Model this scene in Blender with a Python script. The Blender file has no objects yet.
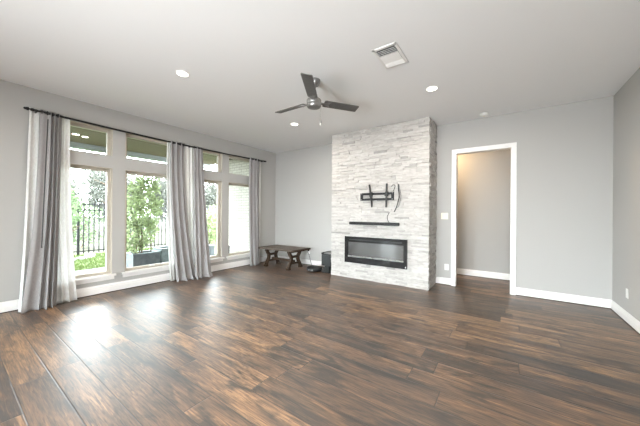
import bpy, bmesh, math, random
from mathutils import Vector, Matrix, noise
C = bpy.context.scene
COL = C.collection
PI = math.pi

# ------------------------------------------------------------------ camera
cam_data = bpy.data.cameras.new('camera')
cam_data.sensor_fit = 'HORIZONTAL'
cam_data.sensor_width = 36.0
cam_data.lens = 36.0 * 264.984 / 640
cam_data.shift_y = 0.5 / 640
cam_data.clip_start = 0.05
cam_data.clip_end = 300
cam = bpy.data.objects.new('camera', cam_data)
COL.objects.link(cam)
yaw, roll = math.radians(34.874), math.radians(0.4132)
F = Vector((-math.sin(yaw), math.cos(yaw), 0))
R0 = Vector((math.cos(yaw), math.sin(yaw), 0))
U0 = Vector((0, 0, 1))
RV = math.cos(roll) * R0 + math.sin(roll) * U0
UV = -math.sin(roll) * R0 + math.cos(roll) * U0
m3 = Matrix((RV, UV, -F)).transposed()
cam.matrix_world = Matrix.Translation((0, 0, 1.338)) @ m3.to_4x4()
C.camera = cam

# ------------------------------------------------------------------ world, exposure, daylight, added fill lights
C.view_settings.view_transform = 'Standard'
C.view_settings.look = 'None'
C.view_settings.gamma = 1.0
C.view_settings.exposure = -0.07
C.view_settings.use_curve_mapping = False
C.cycles.use_denoising = True
C.cycles.max_bounces = 12
C.cycles.diffuse_bounces = 6
C.cycles.transparent_max_bounces = 16
C.cycles.sample_clamp_indirect = 6.0
C.cycles.caustics_reflective = False
C.cycles.caustics_refractive = False
SKY = 24.0
w = bpy.data.worlds.new('overcast_sky')
C.world = w
w.use_nodes = True
bg = w.node_tree.nodes['Background']
bg.inputs['Color'].default_value = (0.88, 0.955, 1.0, 1)
bg.inputs['Strength'].default_value = SKY

def area(name, loc, rot, sx, sy, power, color=(1, 1, 1), portal=False):
    d = bpy.data.lights.new(name, 'AREA')
    d.shape = 'RECTANGLE'; d.size = sx; d.size_y = sy
    d.energy = power; d.color = color
    o = bpy.data.objects.new(name, d)
    o.location = loc; o.rotation_euler = rot
    COL.objects.link(o)
    if portal: d.cycles.is_portal = True
    return o
# fill light added at the unseen rear doors, standing in for daylight
area('rear_fill', (-1.2, -3.45, 1.4), (PI / 2, 0, 0), 4.2, 2.3, 75, (0.975, 0.99, 1.0))
# unseen fill light added outside those doors to brighten the ceiling
area('rear_ceiling_fill', (-1.2, -3.9, 0.25), (math.radians(124), 0, 0), 4.2, 1.4, 165, (0.965, 0.985, 1.0))
# unseen fill light added inside the room, aimed up at the far ceiling
rf = area('room_fill', (-1.2, -2.3, 0.95), Vector((-0.4, 5.2, 1.95)).to_track_quat('-Z', 'Y').to_euler(), 3.0, 1.3, 84, (0.965, 0.985, 1.0))
rf.data.spread = math.radians(100)
# sky portals in the window openings of the window wall
for (y0, y1) in ((0.79, 2.71), (2.89, 4.80)):
    area('window_portal', (-5.60, (y0 + y1) / 2, 1.45), (0, -PI / 2, 0), 2.7, y1 - y0, 1, portal=True)

# ------------------------------------------------------------------ helpers
def nodes(name):
    m = bpy.data.materials.new(name); m.use_nodes = True
    nt = m.node_tree
    return m, nt, nt.nodes['Principled BSDF']

def mat(name, col, rough=0.5, metal=0.0, var=0.0, scale=20.0, bump=0.0, bscale=80.0, spec=0.5, stretch=None):
    """procedural surface: base colour with noise variation and a noise bump"""
    m, nt, b = nodes(name)
    b.inputs['Base Color'].default_value = (*col, 1)
    b.inputs['Roughness'].default_value = rough
    b.inputs['Metallic'].default_value = metal
    b.inputs['Specular IOR Level'].default_value = spec
    tc = nt.nodes.new('ShaderNodeTexCoord')
    src = tc.outputs['Object']
    if stretch:
        mp = nt.nodes.new('ShaderNodeMapping'); mp.inputs['Scale'].default_value = stretch
        nt.links.new(src, mp.inputs['Vector']); src = mp.outputs['Vector']
    n = nt.nodes.new('ShaderNodeTexNoise'); n.inputs['Scale'].default_value = scale
    n.inputs['Detail'].default_value = 4
    nt.links.new(src, n.inputs['Vector'])
    if var:
        r = nt.nodes.new('ShaderNodeValToRGB')
        r.color_ramp.elements[0].position = 0.3; r.color_ramp.elements[1].position = 0.7
        r.color_ramp.elements[0].color = (*[max(0, c * (1 - var)) for c in col], 1)
        r.color_ramp.elements[1].color = (*[min(1, c * (1 + var)) for c in col], 1)
        nt.links.new(n.outputs['Fac'], r.inputs['Fac'])
        nt.links.new(r.outputs['Color'], b.inputs['Base Color'])
    if bump:
        n2 = nt.nodes.new('ShaderNodeTexNoise'); n2.inputs['Scale'].default_value = bscale
        nt.links.new(src, n2.inputs['Vector'])
        bp = nt.nodes.new('ShaderNodeBump'); bp.inputs['Strength'].default_value = bump
        bp.inputs['Distance'].default_value = 0.01
        nt.links.new(n2.outputs['Fac'], bp.inputs['Height'])
        nt.links.new(bp.outputs['Normal'], b.inputs['Normal'])
    return m

def bx(bm, x0, x1, y0, y1, z0, z1, bev=0.0, rot=None):
    b2 = bmesh.new()
    bmesh.ops.create_cube(b2, size=1.0)
    for v in b2.verts:
        v.co = Vector((v.co.x * (x1 - x0), v.co.y * (y1 - y0), v.co.z * (z1 - z0)))
    if bev: bmesh.ops.bevel(b2, geom=b2.edges[:], offset=bev, segments=2, affect='EDGES', profile=0.6)
    M = Matrix.Translation(((x0 + x1) / 2, (y0 + y1) / 2, (z0 + z1) / 2))
    if rot is not None: M = M @ rot
    for v in b2.verts: v.co = M @ v.co
    join(bm, b2)

def join(bm, b2):
    me = bpy.data.meshes.new('tmp'); b2.to_mesh(me); b2.free(); bm.from_mesh(me); bpy.data.meshes.remove(me)

def cyl(bm, p0, p1, r0, r1=None, seg=20, bev=0.0):
    r1 = r0 if r1 is None else r1
    p0, p1 = Vector(p0), Vector(p1); d = p1 - p0
    b2 = bmesh.new()
    bmesh.ops.create_cone(b2, cap_ends=True, segments=seg, radius1=r0, radius2=r1, depth=d.length)
    if bev: bmesh.ops.bevel(b2, geom=[e for e in b2.edges if abs(e.verts[0].co.z - e.verts[1].co.z) < 1e-6], offset=bev, segments=3, affect='EDGES')
    M = Matrix.Translation((p0 + p1) / 2) @ d.to_track_quat('Z', 'Y').to_matrix().to_4x4()
    for v in b2.verts: v.co = M @ v.co
    join(bm, b2)

def sph(bm, c, r, sc=(1, 1, 1), seg=20):
    b2 = bmesh.new(); bmesh.ops.create_uvsphere(b2, u_segments=seg, v_segments=seg // 2, radius=r)
    for v in b2.verts: v.co = Vector((v.co.x * sc[0] + c[0], v.co.y * sc[1] + c[1], v.co.z * sc[2] + c[2]))
    join(bm, b2)

def lathe(bm, prof, c=(0, 0, 0), seg=32):
    """revolve (r, z) profile about the z axis"""
    rings = []
    for r, z in prof:
        rings.append([bm.verts.new((c[0] + r * math.cos(2 * PI * k / seg), c[1] + r * math.sin(2 * PI * k / seg), c[2] + z)) for k in range(seg)])
    for a, b in zip(rings, rings[1:]):
        for k in range(seg):
            bm.faces.new((a[k], a[(k + 1) % seg], b[(k + 1) % seg], b[k]))
    for ring in (rings[0], rings[-1]):
        if (ring[0].co - ring[seg // 2].co).length > 1e-5: bm.faces.new(ring)

def smoothpts(pts, n=8):
    P = [Vector(p) for p in pts]; P = [P[0]] + P + [P[-1]]; out = []
    for i in range(1, len(P) - 2):
        for k in range(n):
            t = k / n; a, b, c, d = P[i - 1], P[i], P[i + 1], P[i + 2]
            out.append(0.5 * ((2 * b) + (c - a) * t + (2 * a - 5 * b + 4 * c - d) * t * t + (3 * b - a - 3 * c + d) * t ** 3))
    out.append(P[-2]); return out

def tube(bm, pts, r, seg=8):
    P = [Vector(p) for p in pts]; rings = []
    for i, p in enumerate(P):
        t = (P[min(i + 1, len(P) - 1)] - P[max(i - 1, 0)]).normalized()
        a = t.cross(Vector((0, 0, 1)))
        if a.length < 1e-3: a = t.cross(Vector((0, 1, 0)))
        a.normalize(); b = t.cross(a)
        rr = r[i] if isinstance(r, (list, tuple)) else r
        rings.append([bm.verts.new(p + rr * (a * math.cos(2 * PI * k / seg) + b * math.sin(2 * PI * k / seg))) for k in range(seg)])
    for a, b in zip(rings, rings[1:]):
        for k in range(seg): bm.faces.new((a[k], a[(k + 1) % seg], b[(k + 1) % seg], b[k]))
    bm.faces.new(rings[0]); bm.faces.new(rings[-1])

def prism(bm, poly, axis, a, b):
    """extrude a 2-D polygon along an axis from a to b ('x': poly is (y,z), 'y': (x,z), 'z': (x,y))"""
    def P(p, t): return {'x': (t, p[0], p[1]), 'y': (p[0], t, p[1]), 'z': (p[0], p[1], t)}[axis]
    A = [bm.verts.new(P(p, a)) for p in poly]; B = [bm.verts.new(P(p, b)) for p in poly]
    n = len(poly); bm.faces.new(A); bm.faces.new(B[::-1])
    for k in range(n): bm.faces.new((A[k], A[(k + 1) % n], B[(k + 1) % n], B[k]))

def obj(name, bm, m, parent=None, smooth=False, label=None):
    bmesh.ops.recalc_face_normals(bm, faces=bm.faces[:])
    me = bpy.data.meshes.new(name); bm.to_mesh(me); bm.free()
    if m: me.materials.append(m)
    if smooth:
        for p in me.polygons: p.use_smooth = True
        try: me.set_sharp_from_angle(angle=math.radians(40))
        except Exception: pass
    o = bpy.data.objects.new(name, me); COL.objects.link(o)
    if parent is not None:
        o.parent = parent
        o.matrix_parent_inverse = Matrix.Translation(-parent.location) if parent.type == 'EMPTY' else Matrix()
    if label: o['label'] = label
    return o

def tag(o, label, cat, group=None, kind=None):
    o['label'] = label; o['category'] = cat
    if group: o['group'] = group
    if kind: o['kind'] = kind
    return o

def thing(name, label, cat, loc=(0, 0, 0), group=None):
    o = bpy.data.objects.new(name, None); o.empty_display_size = 0.1
    o.location = loc; COL.objects.link(o)
    return tag(o, label, cat, group)

def struct(name, bm, m, parent=None, smooth=False):
    o = obj(name, bm, m, parent, smooth)
    if parent is None: o['kind'] = 'structure'
    return o

def B(): return bmesh.new()
def box1(*a, **k):
    bm = B(); bx(bm, *a, **k); return bm

# ------------------------------------------------------------------ materials
M = {}
M['wall'] = mat('wall_paint', (0.452, 0.446, 0.433), 0.75, bump=0.05, bscale=180, spec=0.25)
M['ceil'] = mat('ceiling_paint', (0.86, 0.872, 0.88), 0.9, bump=0.08, bscale=140, spec=0.1)
M['trim'] = mat('white_trim_paint', (0.84, 0.83, 0.82), 0.35, var=0.02)
M['stool'] = M['trim']
M['tan'] = mat('tan_vinyl', (0.50, 0.455, 0.385), 0.45, var=0.03)
M['basestrip'] = mat('dark_brown_strip', (0.045, 0.03, 0.022), 0.4, var=0.2)
M['black'] = mat('black_metal', (0.012, 0.012, 0.013), 0.45, spec=0.3, var=0.2)
M['blackgloss'] = mat('black_gloss', (0.010, 0.010, 0.011), 0.12, var=0.1)
M['nickel'] = mat('brushed_nickel', (0.27, 0.265, 0.26), 0.42, metal=0.85, var=0.08, scale=60)
M['bladewood'] = mat('blade_grey_wood', (0.085, 0.08, 0.075), 0.38, var=0.3, scale=12, stretch=(2, 25, 2))
M['white'] = mat('white_plastic', (0.82, 0.82, 0.80), 0.4, var=0.02)
M['cream'] = mat('cream_plastic', (0.80, 0.77, 0.62), 0.4, var=0.02)
M['darkgrey'] = mat('dark_grey_plastic', (0.014, 0.015, 0.015), 0.55, spec=0.35, var=0.2)
M['charcoal'] = mat('charcoal_plastic', (0.022, 0.024, 0.024), 0.45, spec=0.4, var=0.1)
M['wood'] = mat('rustic_brown_wood', (0.045, 0.027, 0.016), 0.6, spec=0.25, var=0.45, scale=9, stretch=(1.5, 14, 14), bump=0.25, bscale=40)
M['woodtop'] = mat('rustic_top_lit', (0.10, 0.072, 0.052), 0.4, spec=0.4, var=0.35, scale=9, stretch=(1.5, 14, 14), bump=0.15, bscale=40)  # lighter than the legs: light reflected off the top is put into the colour
M['armgrey'] = mat('grey_steel', (0.04, 0.04, 0.04), 0.5, spec=0.3, var=0.1)
M['cablegrey'] = mat('grey_cable', (0.22, 0.22, 0.22), 0.5, var=0.1)
M['concrete'] = mat('patio_concrete', (0.09, 0.088, 0.083), 0.85, var=0.12, scale=3, bump=0.2)
M['patiowood'] = mat('patio_ceiling_boards', (0.105, 0.07, 0.042), 0.6, var=0.25, scale=6, stretch=(1, 12, 1))
M['beam'] = mat('pale_beam_paint', (0.36, 0.40, 0.385), 0.6, var=0.05)
M['planter'] = mat('grey_planter', (0.13, 0.15, 0.16), 0.5, var=0.25, scale=8)
M['planterpale'] = mat('pale_teal_planter', (0.22, 0.27, 0.28), 0.5, var=0.2, scale=8)
M['soil'] = mat('potting_soil', (0.06, 0.04, 0.03), 0.95, var=0.4, bump=0.6, bscale=30)
M['bark'] = mat('bark', (0.16, 0.11, 0.075), 0.9, var=0.4, scale=14, bump=0.6, bscale=30)
M['stoneedge'] = mat('pale_edging_stone', (0.42, 0.41, 0.39), 0.8, var=0.15, bump=0.5, bscale=20)
M['absorber'] = mat('dark_absorber', (0.03, 0.03, 0.031), 0.8, var=0.2, scale=4)  # for the added slab that soaks up ground bounce
M['field'] = mat('dry_field', (0.062, 0.06, 0.038), 0.95, var=0.2, scale=1.2)

def glass(name, tint=(1, 1, 1), refl=0.6):
    m = bpy.data.materials.new(name); m.use_nodes = True; nt = m.node_tree
    nt.nodes.clear()
    out = nt.nodes.new('ShaderNodeOutputMaterial'); mix = nt.nodes.new('ShaderNodeMixShader')
    t = nt.nodes.new('ShaderNodeBsdfTransparent'); g = nt.nodes.new('ShaderNodeBsdfGlossy')
    fr = nt.nodes.new('ShaderNodeFresnel'); mu = nt.nodes.new('ShaderNodeMath'); mu.operation = 'MULTIPLY'
    t.inputs['Color'].default_value = (*tint, 1); g.inputs['Roughness'].default_value = 0.02
    fr.inputs['IOR'].default_value = 1.45; mu.inputs[1].default_value = refl
    L = nt.links.new
    L(fr.outputs[0], mu.inputs[0]); L(mu.outputs[0], mix.inputs[0]); L(t.outputs[0], mix.inputs[1]); L(g.outputs[0], mix.inputs[2])
    L(mix.outputs[0], out.inputs['Surface'])
    return m
M['pane'] = glass('window_glass', (0.97, 0.985, 0.98))

def emit(name, col, s):
    m = bpy.data.materials.new(name); m.use_nodes = True; nt = m.node_tree
    nt.nodes.clear(); e = nt.nodes.new('ShaderNodeEmission'); o = nt.nodes.new('ShaderNodeOutputMaterial')
    e.inputs[0].default_value = (*col, 1); e.inputs[1].default_value = s
    nt.links.new(e.outputs[0], o.inputs[0]); return m
M['lamp'] = emit('lamp_lens', (1.0, 0.93, 0.82), 9.0)

def fabric(name, col, transl, transp, wscale=700):
    m, nt, b = nodes(name); L = nt.links.new
    out = nt.nodes['Material Output']
    tc = nt.nodes.new('ShaderNodeTexCoord')
    mp = nt.nodes.new('ShaderNodeMapping'); mp.inputs['Scale'].default_value = (90, 90, 9)
    L(tc.outputs['Object'], mp.inputs[0])
    n = nt.nodes.new('ShaderNodeTexNoise'); n.inputs['Scale'].default_value = 3.0; n.inputs['Detail'].default_value = 5
    L(mp.outputs[0], n.inputs['Vector'])
    r = nt.nodes.new('ShaderNodeValToRGB')
    r.color_ramp.elements[0].position = 0.25; r.color_ramp.elements[1].position = 0.75
    r.color_ramp.elements[0].color = (*[c * 0.82 for c in col], 1); r.color_ramp.elements[1].color = (*[min(1, c * 1.15) for c in col], 1)
    L(n.outputs['Fac'], r.inputs[0]); L(r.outputs[0], b.inputs['Base Color'])
    b.inputs['Roughness'].default_value = 0.9; b.inputs['Specular IOR Level'].default_value = 0.1
    bp = nt.nodes.new('ShaderNodeBump'); bp.inputs['Strength'].default_value = 0.2; bp.inputs['Distance'].default_value = 0.003
    L(n.outputs['Fac'], bp.inputs['Height']); L(bp.outputs[0], b.inputs['Normal'])
    tl = nt.nodes.new('ShaderNodeBsdfTranslucent'); L(r.outputs[0], tl.inputs[0])
    m1 = nt.nodes.new('ShaderNodeMixShader'); m1.inputs[0].default_value = transl
    L(b.outputs[0], m1.inputs[1]); L(tl.outputs[0], m1.inputs[2])
    fin = m1
    if transp:
        tp = nt.nodes.new('ShaderNodeBsdfTransparent'); m2 = nt.nodes.new('ShaderNodeMixShader'); m2.inputs[0].default_value = transp
        L(m1.outputs[0], m2.inputs[1]); L(tp.outputs[0], m2.inputs[2]); fin = m2
    L(fin.outputs[0], out.inputs['Surface'])
    return m
M['linen'] = fabric('grey_linen', (0.385, 0.372, 0.376), 0.10, 0.0)
M['sheer'] = fabric('white_voile', (0.93, 0.925, 0.91), 0.35, 0.05)

def leafmat(name, col, var=0.5):
    m, nt, b = nodes(name); L = nt.links.new
    g = nt.nodes.new('ShaderNodeNewGeometry'); r = nt.nodes.new('ShaderNodeValToRGB')
    r.color_ramp.elements[0].color = (*[c * (1 - var) for c in col], 1)
    r.color_ramp.elements[1].color = (*[min(1, c * (1 + var)) for c in col], 1)
    L(g.outputs['Random Per Island'], r.inputs[0]); L(r.outputs[0], b.inputs['Base Color'])
    b.inputs['Roughness'].default_value = 0.6
    tl = nt.nodes.new('ShaderNodeBsdfTranslucent'); L(r.outputs[0], tl.inputs[0])
    mx = nt.nodes.new('ShaderNodeMixShader'); mx.inputs[0].default_value = 0.35
    L(b.outputs[0], mx.inputs[1]); L(tl.outputs[0], mx.inputs[2]); L(mx.outputs[0], nt.nodes['Material Output'].inputs[0])
    return m
M['leaf'] = leafmat('bright_leaves', (0.29, 0.35, 0.18))
M['leaf2'] = leafmat('mid_leaves', (0.20, 0.27, 0.15))
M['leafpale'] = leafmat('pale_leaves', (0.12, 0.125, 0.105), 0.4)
M['grass'] = leafmat('grass_blades', (0.095, 0.133, 0.036), 0.35)
M['lawnsoil'] = mat('lawn_turf', (0.095, 0.13, 0.040), 0.95, var=0.25, scale=2.5)

def floor_mat():
    m, nt, b = nodes('walnut_plank_floor'); L = nt.links.new; N = nt.nodes.new
    def math_(op, a, bb=None, c=None):
        n = N('ShaderNodeMath'); n.operation = op
        for i, v in enumerate((a, bb, c)):
            if v is None: continue
            if isinstance(v, (int, float)): n.inputs[i].default_value = v
            else: L(v, n.inputs[i])
        return n.outputs[0]
    tc = N('ShaderNodeTexCoord'); sp = N('ShaderNodeSeparateXYZ'); L(tc.outputs['Object'], sp.inputs[0])
    X, Y = sp.outputs[0], sp.outputs[1]
    W, LEN = 0.205, 1.45
    yr = math_('DIVIDE', math_('ADD', Y, -0.117 + 4.1), W)
    row = math_('FLOOR', yr); fy = math_('FRACT', yr)
    wn = N('ShaderNodeTexWhiteNoise'); wn.noise_dimensions = '1D'; L(row, wn.inputs['W'])
    xr = math_('ADD', math_('DIVIDE', math_('ADD', X, 20.0), LEN), wn.outputs['Value'])
    col = math_('FLOOR', xr); fx = math_('FRACT', xr)
    cb = N('ShaderNodeCombineXYZ'); L(row, cb.inputs[0]); L(col, cb.inputs[1])
    wp = N('ShaderNodeTexWhiteNoise'); wp.noise_dimensions = '3D'; L(cb.outputs[0], wp.inputs['Vector'])
    pr = wp.outputs['Value']
    # grain coordinates, shifted for every plank
    sh = N('ShaderNodeVectorMath'); sh.operation = 'SCALE'; L(wp.outputs['Color'], sh.inputs[0]); sh.inputs['Scale'].default_value = 37.0
    ad = N('ShaderNodeVectorMath'); ad.operation = 'ADD'; L(tc.outputs['Object'], ad.inputs[0]); L(sh.outputs[0], ad.inputs[1])
    def noise_(scl, sx, sy, det=5, dist=0.0):
        mp = N('ShaderNodeMapping'); mp.inputs['Scale'].default_value = (sx, sy, 1); L(ad.outputs[0], mp.inputs[0])
        n = N('ShaderNodeTexNoise'); n.inputs['Scale'].default_value = scl; n.inputs['Detail'].default_value = det
        n.inputs['Distortion'].default_value = dist; n.inputs['Roughness'].default_value = 0.6
        L(mp.outputs[0], n.inputs['Vector']); return n.outputs['Fac']
    fine = noise_(6.0, 0.8, 15.0, 10, 0.5)
    broad = noise_(1.5, 0.8, 5.0, 6, 0.9)
    blot = noise_(1.9, 1.0, 3.6, 6, 1.2)
    tone = math_('ADD', math_('ADD', math_('MULTIPLY', fine, 0.48), math_('MULTIPLY', broad, 0.52)), math_('MULTIPLY', math_('SUBTRACT', pr, 0.5), 0.16))
    r = N('ShaderNodeValToRGB'); cr = r.color_ramp
    cr.elements[0].position = 0.35; cr.elements[0].color = (0.016, 0.010, 0.0075, 1)
    cr.elements[1].position = 0.66; cr.elements[1].color = (0.39, 0.215, 0.100, 1)
    e = cr.elements.new(0.43); e.color = (0.056, 0.031, 0.018, 1)
    e = cr.elements.new(0.56); e.color = (0.18, 0.096, 0.046, 1)
    L(tone, r.inputs[0])
    # dark smoky patches and knots
    r2 = N('ShaderNodeValToRGB'); r2.color_ramp.elements[0].position = 0.51; r2.color_ramp.elements[1].position = 0.64
    r2.color_ramp.elements[0].color = (1, 1, 1, 1); r2.color_ramp.elements[1].color = (0.20, 0.205, 0.23, 1)
    L(blot, r2.inputs[0])
    mul = N('ShaderNodeMix'); mul.data_type = 'RGBA'; mul.blend_type = 'MULTIPLY'; mul.inputs[0].default_value = 1.0
    streak = noise_(7.0, 0.9, 13.0, 9, 0.8)
    r3 = N('ShaderNodeValToRGB'); r3.color_ramp.elements[0].position = 0.36; r3.color_ramp.elements[1].position = 0.50
    r3.color_ramp.elements[0].color = (0.30, 0.28, 0.27, 1); r3.color_ramp.elements[1].color = (1, 1, 1, 1)
    L(streak, r3.inputs[0])
    mul0 = N('ShaderNodeMix'); mul0.data_type = 'RGBA'; mul0.blend_type = 'MULTIPLY'; mul0.inputs[0].default_value = 1.0
    L(r.outputs[0], mul0.inputs[6]); L(r3.outputs[0], mul0.inputs[7])
    L(mul0.outputs[2], mul.inputs[6]); L(r2.outputs[0], mul.inputs[7])
    # seams
    ey = math_('MINIMUM', fy, math_('SUBTRACT', 1.0, fy)); ex = math_('MINIMUM', fx, math_('SUBTRACT', 1.0, fx))
    sy = math_('LESS_THAN', ey, 0.015); sx = math_('LESS_THAN', ex, 0.0019)
    seam = math_('MAXIMUM', sy, sx)
    mx = N('ShaderNodeMix'); mx.data_type = 'RGBA'; L(seam, mx.inputs[0]); L(mul.outputs[2], mx.inputs[6]); mx.inputs[7].default_value = (0.012, 0.008, 0.006, 1)
    L(mx.outputs[2], b.inputs['Base Color'])
    rg = N('ShaderNodeMapRange'); L(fine, rg.inputs[0]); rg.inputs[3].default_value = 0.40; rg.inputs[4].default_value = 0.52
    L(rg.outputs[0], b.inputs['Roughness'])
    b.inputs['Specular IOR Level'].default_value = 0.5
    b.inputs['Coat Weight'].default_value = 1.0; b.inputs['Coat Roughness'].default_value = 0.46; b.inputs['Coat IOR'].default_value = 1.58
    hy = math_('MINIMUM', math_('MULTIPLY', ey, 30.0), 1.0); hx = math_('MINIMUM', math_('MULTIPLY', ex, 250.0), 1.0)
    h = math_('ADD', math_('MINIMUM', hy, hx), math_('MULTIPLY', fine, 0.12))
    bp = N('ShaderNodeBump'); bp.inputs['Strength'].default_value = 0.5; bp.inputs['Distance'].default_value = 0.0025
    L(h, bp.inputs['Height']); L(bp.outputs[0], b.inputs['Normal']); L(bp.outputs[0], b.inputs['Coat Normal'])
    return m
M['floor'] = floor_mat()

def stone_mat():
    m, nt, b = nodes('white_ledger_stone'); L = nt.links.new; N = nt.nodes.new
    g = N('ShaderNodeNewGeometry'); r = N('ShaderNodeValToRGB'); cr = r.color_ramp
    cr.elements[0].position = 0.0; cr.elements[0].color = (0.32, 0.312, 0.30, 1)
    cr.elements[1].position = 1.0; cr.elements[1].color = (0.57, 0.555, 0.535, 1)
    e = cr.elements.new(0.05); e.color = (0.43, 0.415, 0.40, 1)
    e = cr.elements.new(0.3); e.color = (0.51, 0.49, 0.47, 1)
    L(g.outputs['Random Per Island'], r.inputs[0])
    tc = N('ShaderNodeTexCoord'); mp = N('ShaderNodeMapping'); mp.inputs['Scale'].default_value = (1, 1, 4)
    n = N('ShaderNodeTexNoise'); n.inputs['Scale'].default_value = 11; n.inputs['Detail'].default_value = 6
    L(tc.outputs['Object'], mp.inputs[0]); L(mp.outputs[0], n.inputs['Vector'])
    r2 = N('ShaderNodeValToRGB'); r2.color_ramp.elements[0].position = 0.3; r2.color_ramp.elements[1].position = 0.6
    r2.color_ramp.elements[0].color = (0.80, 0.79, 0.78, 1); r2.color_ramp.elements[1].color = (1, 1, 1, 1)
    L(n.outputs['Fac'], r2.inputs[0])
    mul = N('ShaderNodeMix'); mul.data_type = 'RGBA'; mul.blend_type = 'MULTIPLY'; mul.inputs[0].default_value = 1.0
    L(r.outputs[0], mul.inputs[6]); L(r2.outputs[0], mul.inputs[7]); L(mul.outputs[2], b.inputs['Base Color'])
    b.inputs['Roughness'].default_value = 0.65
    bp = N('ShaderNodeBump'); bp.inputs['Strength'].default_value = 0.5; bp.inputs['Distance'].default_value = 0.008
    L(n.outputs['Fac'], bp.inputs['Height']); L(bp.outputs[0], b.inputs['Normal'])
    return m
M['stone'] = stone_mat()

def brick_mat():
    m, nt, b = nodes('whitewashed_brick'); L = nt.links.new; N = nt.nodes.new
    tc = N('ShaderNodeTexCoord'); sp = N('ShaderNodeSeparateXYZ'); cb = N('ShaderNodeCombineXYZ')
    L(tc.outputs['Object'], sp.inputs[0])
    ad = N('ShaderNodeMath'); L(sp.outputs[0], ad.inputs[0]); L(sp.outputs[1], ad.inputs[1])
    L(ad.outputs[0], cb.inputs[0]); L(sp.outputs[2], cb.inputs[1])
    bt = N('ShaderNodeTexBrick'); bt.inputs['Scale'].default_value = 1.0
    bt.inputs['Color1'].default_value = (0.60, 0.575, 0.52, 1); bt.inputs['Color2'].default_value = (0.52, 0.495, 0.435, 1)
    bt.inputs['Mortar'].default_value = (0.30, 0.28, 0.235, 1)
    bt.inputs['Mortar Size'].default_value = 0.007; bt.inputs['Brick Width'].default_value = 0.22; bt.inputs['Row Height'].default_value = 0.078
    L(cb.outputs[0], bt.inputs['Vector']); L(bt.outputs['Color'], b.inputs['Base Color'])
    b.inputs['Roughness'].default_value = 0.85
    bp = N('ShaderNodeBump'); bp.inputs['Strength'].default_value = 0.4; bp.inputs['Distance'].default_value = 0.01; bp.invert = True
    L(bt.outputs['Fac'], bp.inputs['Height']); L(bp.outputs[0], b.inputs['Normal'])
    return m
M['brick'] = brick_mat()

# ------------------------------------------------------------------ room shell
XL, XR, YB, YR, H = -5.407, 1.271, 5.512, -3.3, 3.055
TH = 0.16
def wall_with_holes(axis, pos, thick, u0, u1, z0, z1, holes):
    """wall slab on plane axis=pos..pos+thick, spanning u (the other horizontal axis), with rectangular holes (u0,u1,z0,z1)"""
    us = sorted({u0, u1, *[h[0] for h in holes], *[h[1] for h in holes]})
    zs = sorted({z0, z1, *[h[2] for h in holes], *[h[3] for h in holes]})
    bm = B(); a, b = sorted((pos, pos + thick))
    solid = lambda i, j: 0 <= i < len(us) - 1 and 0 <= j < len(zs) - 1 and not any(
        h[0] <= (us[i] + us[i + 1]) / 2 <= h[1] and h[2] <= (zs[j] + zs[j + 1]) / 2 <= h[3] for h in holes)
    def P(d, u, z): return (d, u, z) if axis == 'x' else (u, d, z)
    def quad(*ps): bm.faces.new([bm.verts.new(p) for p in ps])
    for i in range(len(us) - 1):
        for j in range(len(zs) - 1):
            if not solid(i, j): continue
            U0_, U1_, Z0_, Z1_ = us[i], us[i + 1], zs[j], zs[j + 1]
            for d in (a, b): quad(P(d, U0_, Z0_), P(d, U1_, Z0_), P(d, U1_, Z1_), P(d, U0_, Z1_))
            if not solid(i - 1, j): quad(P(a, U0_, Z0_), P(b, U0_, Z0_), P(b, U0_, Z1_), P(a, U0_, Z1_))
            if not solid(i + 1, j): quad(P(a, U1_, Z0_), P(b, U1_, Z0_), P(b, U1_, Z1_), P(a, U1_, Z1_))
            if not solid(i, j - 1): quad(P(a, U0_, Z0_), P(b, U0_, Z0_), P(b, U1_, Z0_), P(a, U1_, Z0_))
            if not solid(i, j + 1): quad(P(a, U0_, Z1_), P(b, U0_, Z1_), P(b, U1_, Z1_), P(a, U1_, Z1_))
    bmesh.ops.remove_doubles(bm, verts=bm.verts[:], dist=1e-5)
    return bm

struct('floor', box1(XL - TH, XR + 0.15, YR - 0.15, 6.75, -0.12, 0.0), M['floor'])
struct('ceiling', box1(XL - TH, XR + 0.15, YR - 0.15, YB + 0.12, H, H + 0.15), M['ceil'])

WIN = [(0.785, 1.658), (1.838, 2.711), (2.890, 3.763), (3.942, 4.815)]
ZL, ZT = (0.295, 2.070), (2.278, 2.725)
holes = [(a, b, *z) for a, b in WIN for z in (ZL, ZT)] + [(-2.35, -0.85, 0.1, 2.3)]
struct('wall_left', wall_with_holes('x', XL, -TH, YR - 0.15, YB + 0.12, 0, H, holes), M['wall'])
DX0, DX1, DZ = -0.755, 0.092, 2.485
struct('wall_back', wall_with_holes('y', YB, 0.12, XL, XR + 0.15, 0, H, [(DX0, DX1, -0.001, DZ)]), M['wall'])
struct('wall_right', box1(XR, XR + 0.15, YR - 0.15, YB, 0, H), M['wall'])
struct('wall_rear', wall_with_holes('y', YR, -0.15, XL, XR, 0, H, [(-3.4, 1.0, 0.0, 2.3), (-5.3, -4.5, 0.1, 2.3)]), M['wall'])
# the hall beyond the cased opening
struct('wall_hall_back', box1(-2.5, 1.42, 6.62, 6.75, 0, 2.75), M['wall'])
struct('wall_hall_side', box1(-2.62, -2.5, 5.632, 6.75, 0, 2.75), M['wall'])
struct('wall_hall_end', box1(1.271, 1.42, 5.632, 6.62, 0, 2.75), M['wall'])
struct('ceiling_hall', box1(-2.62, 1.42, 5.632, 6.75, 2.75, 2.87), M['ceil'])

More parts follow.
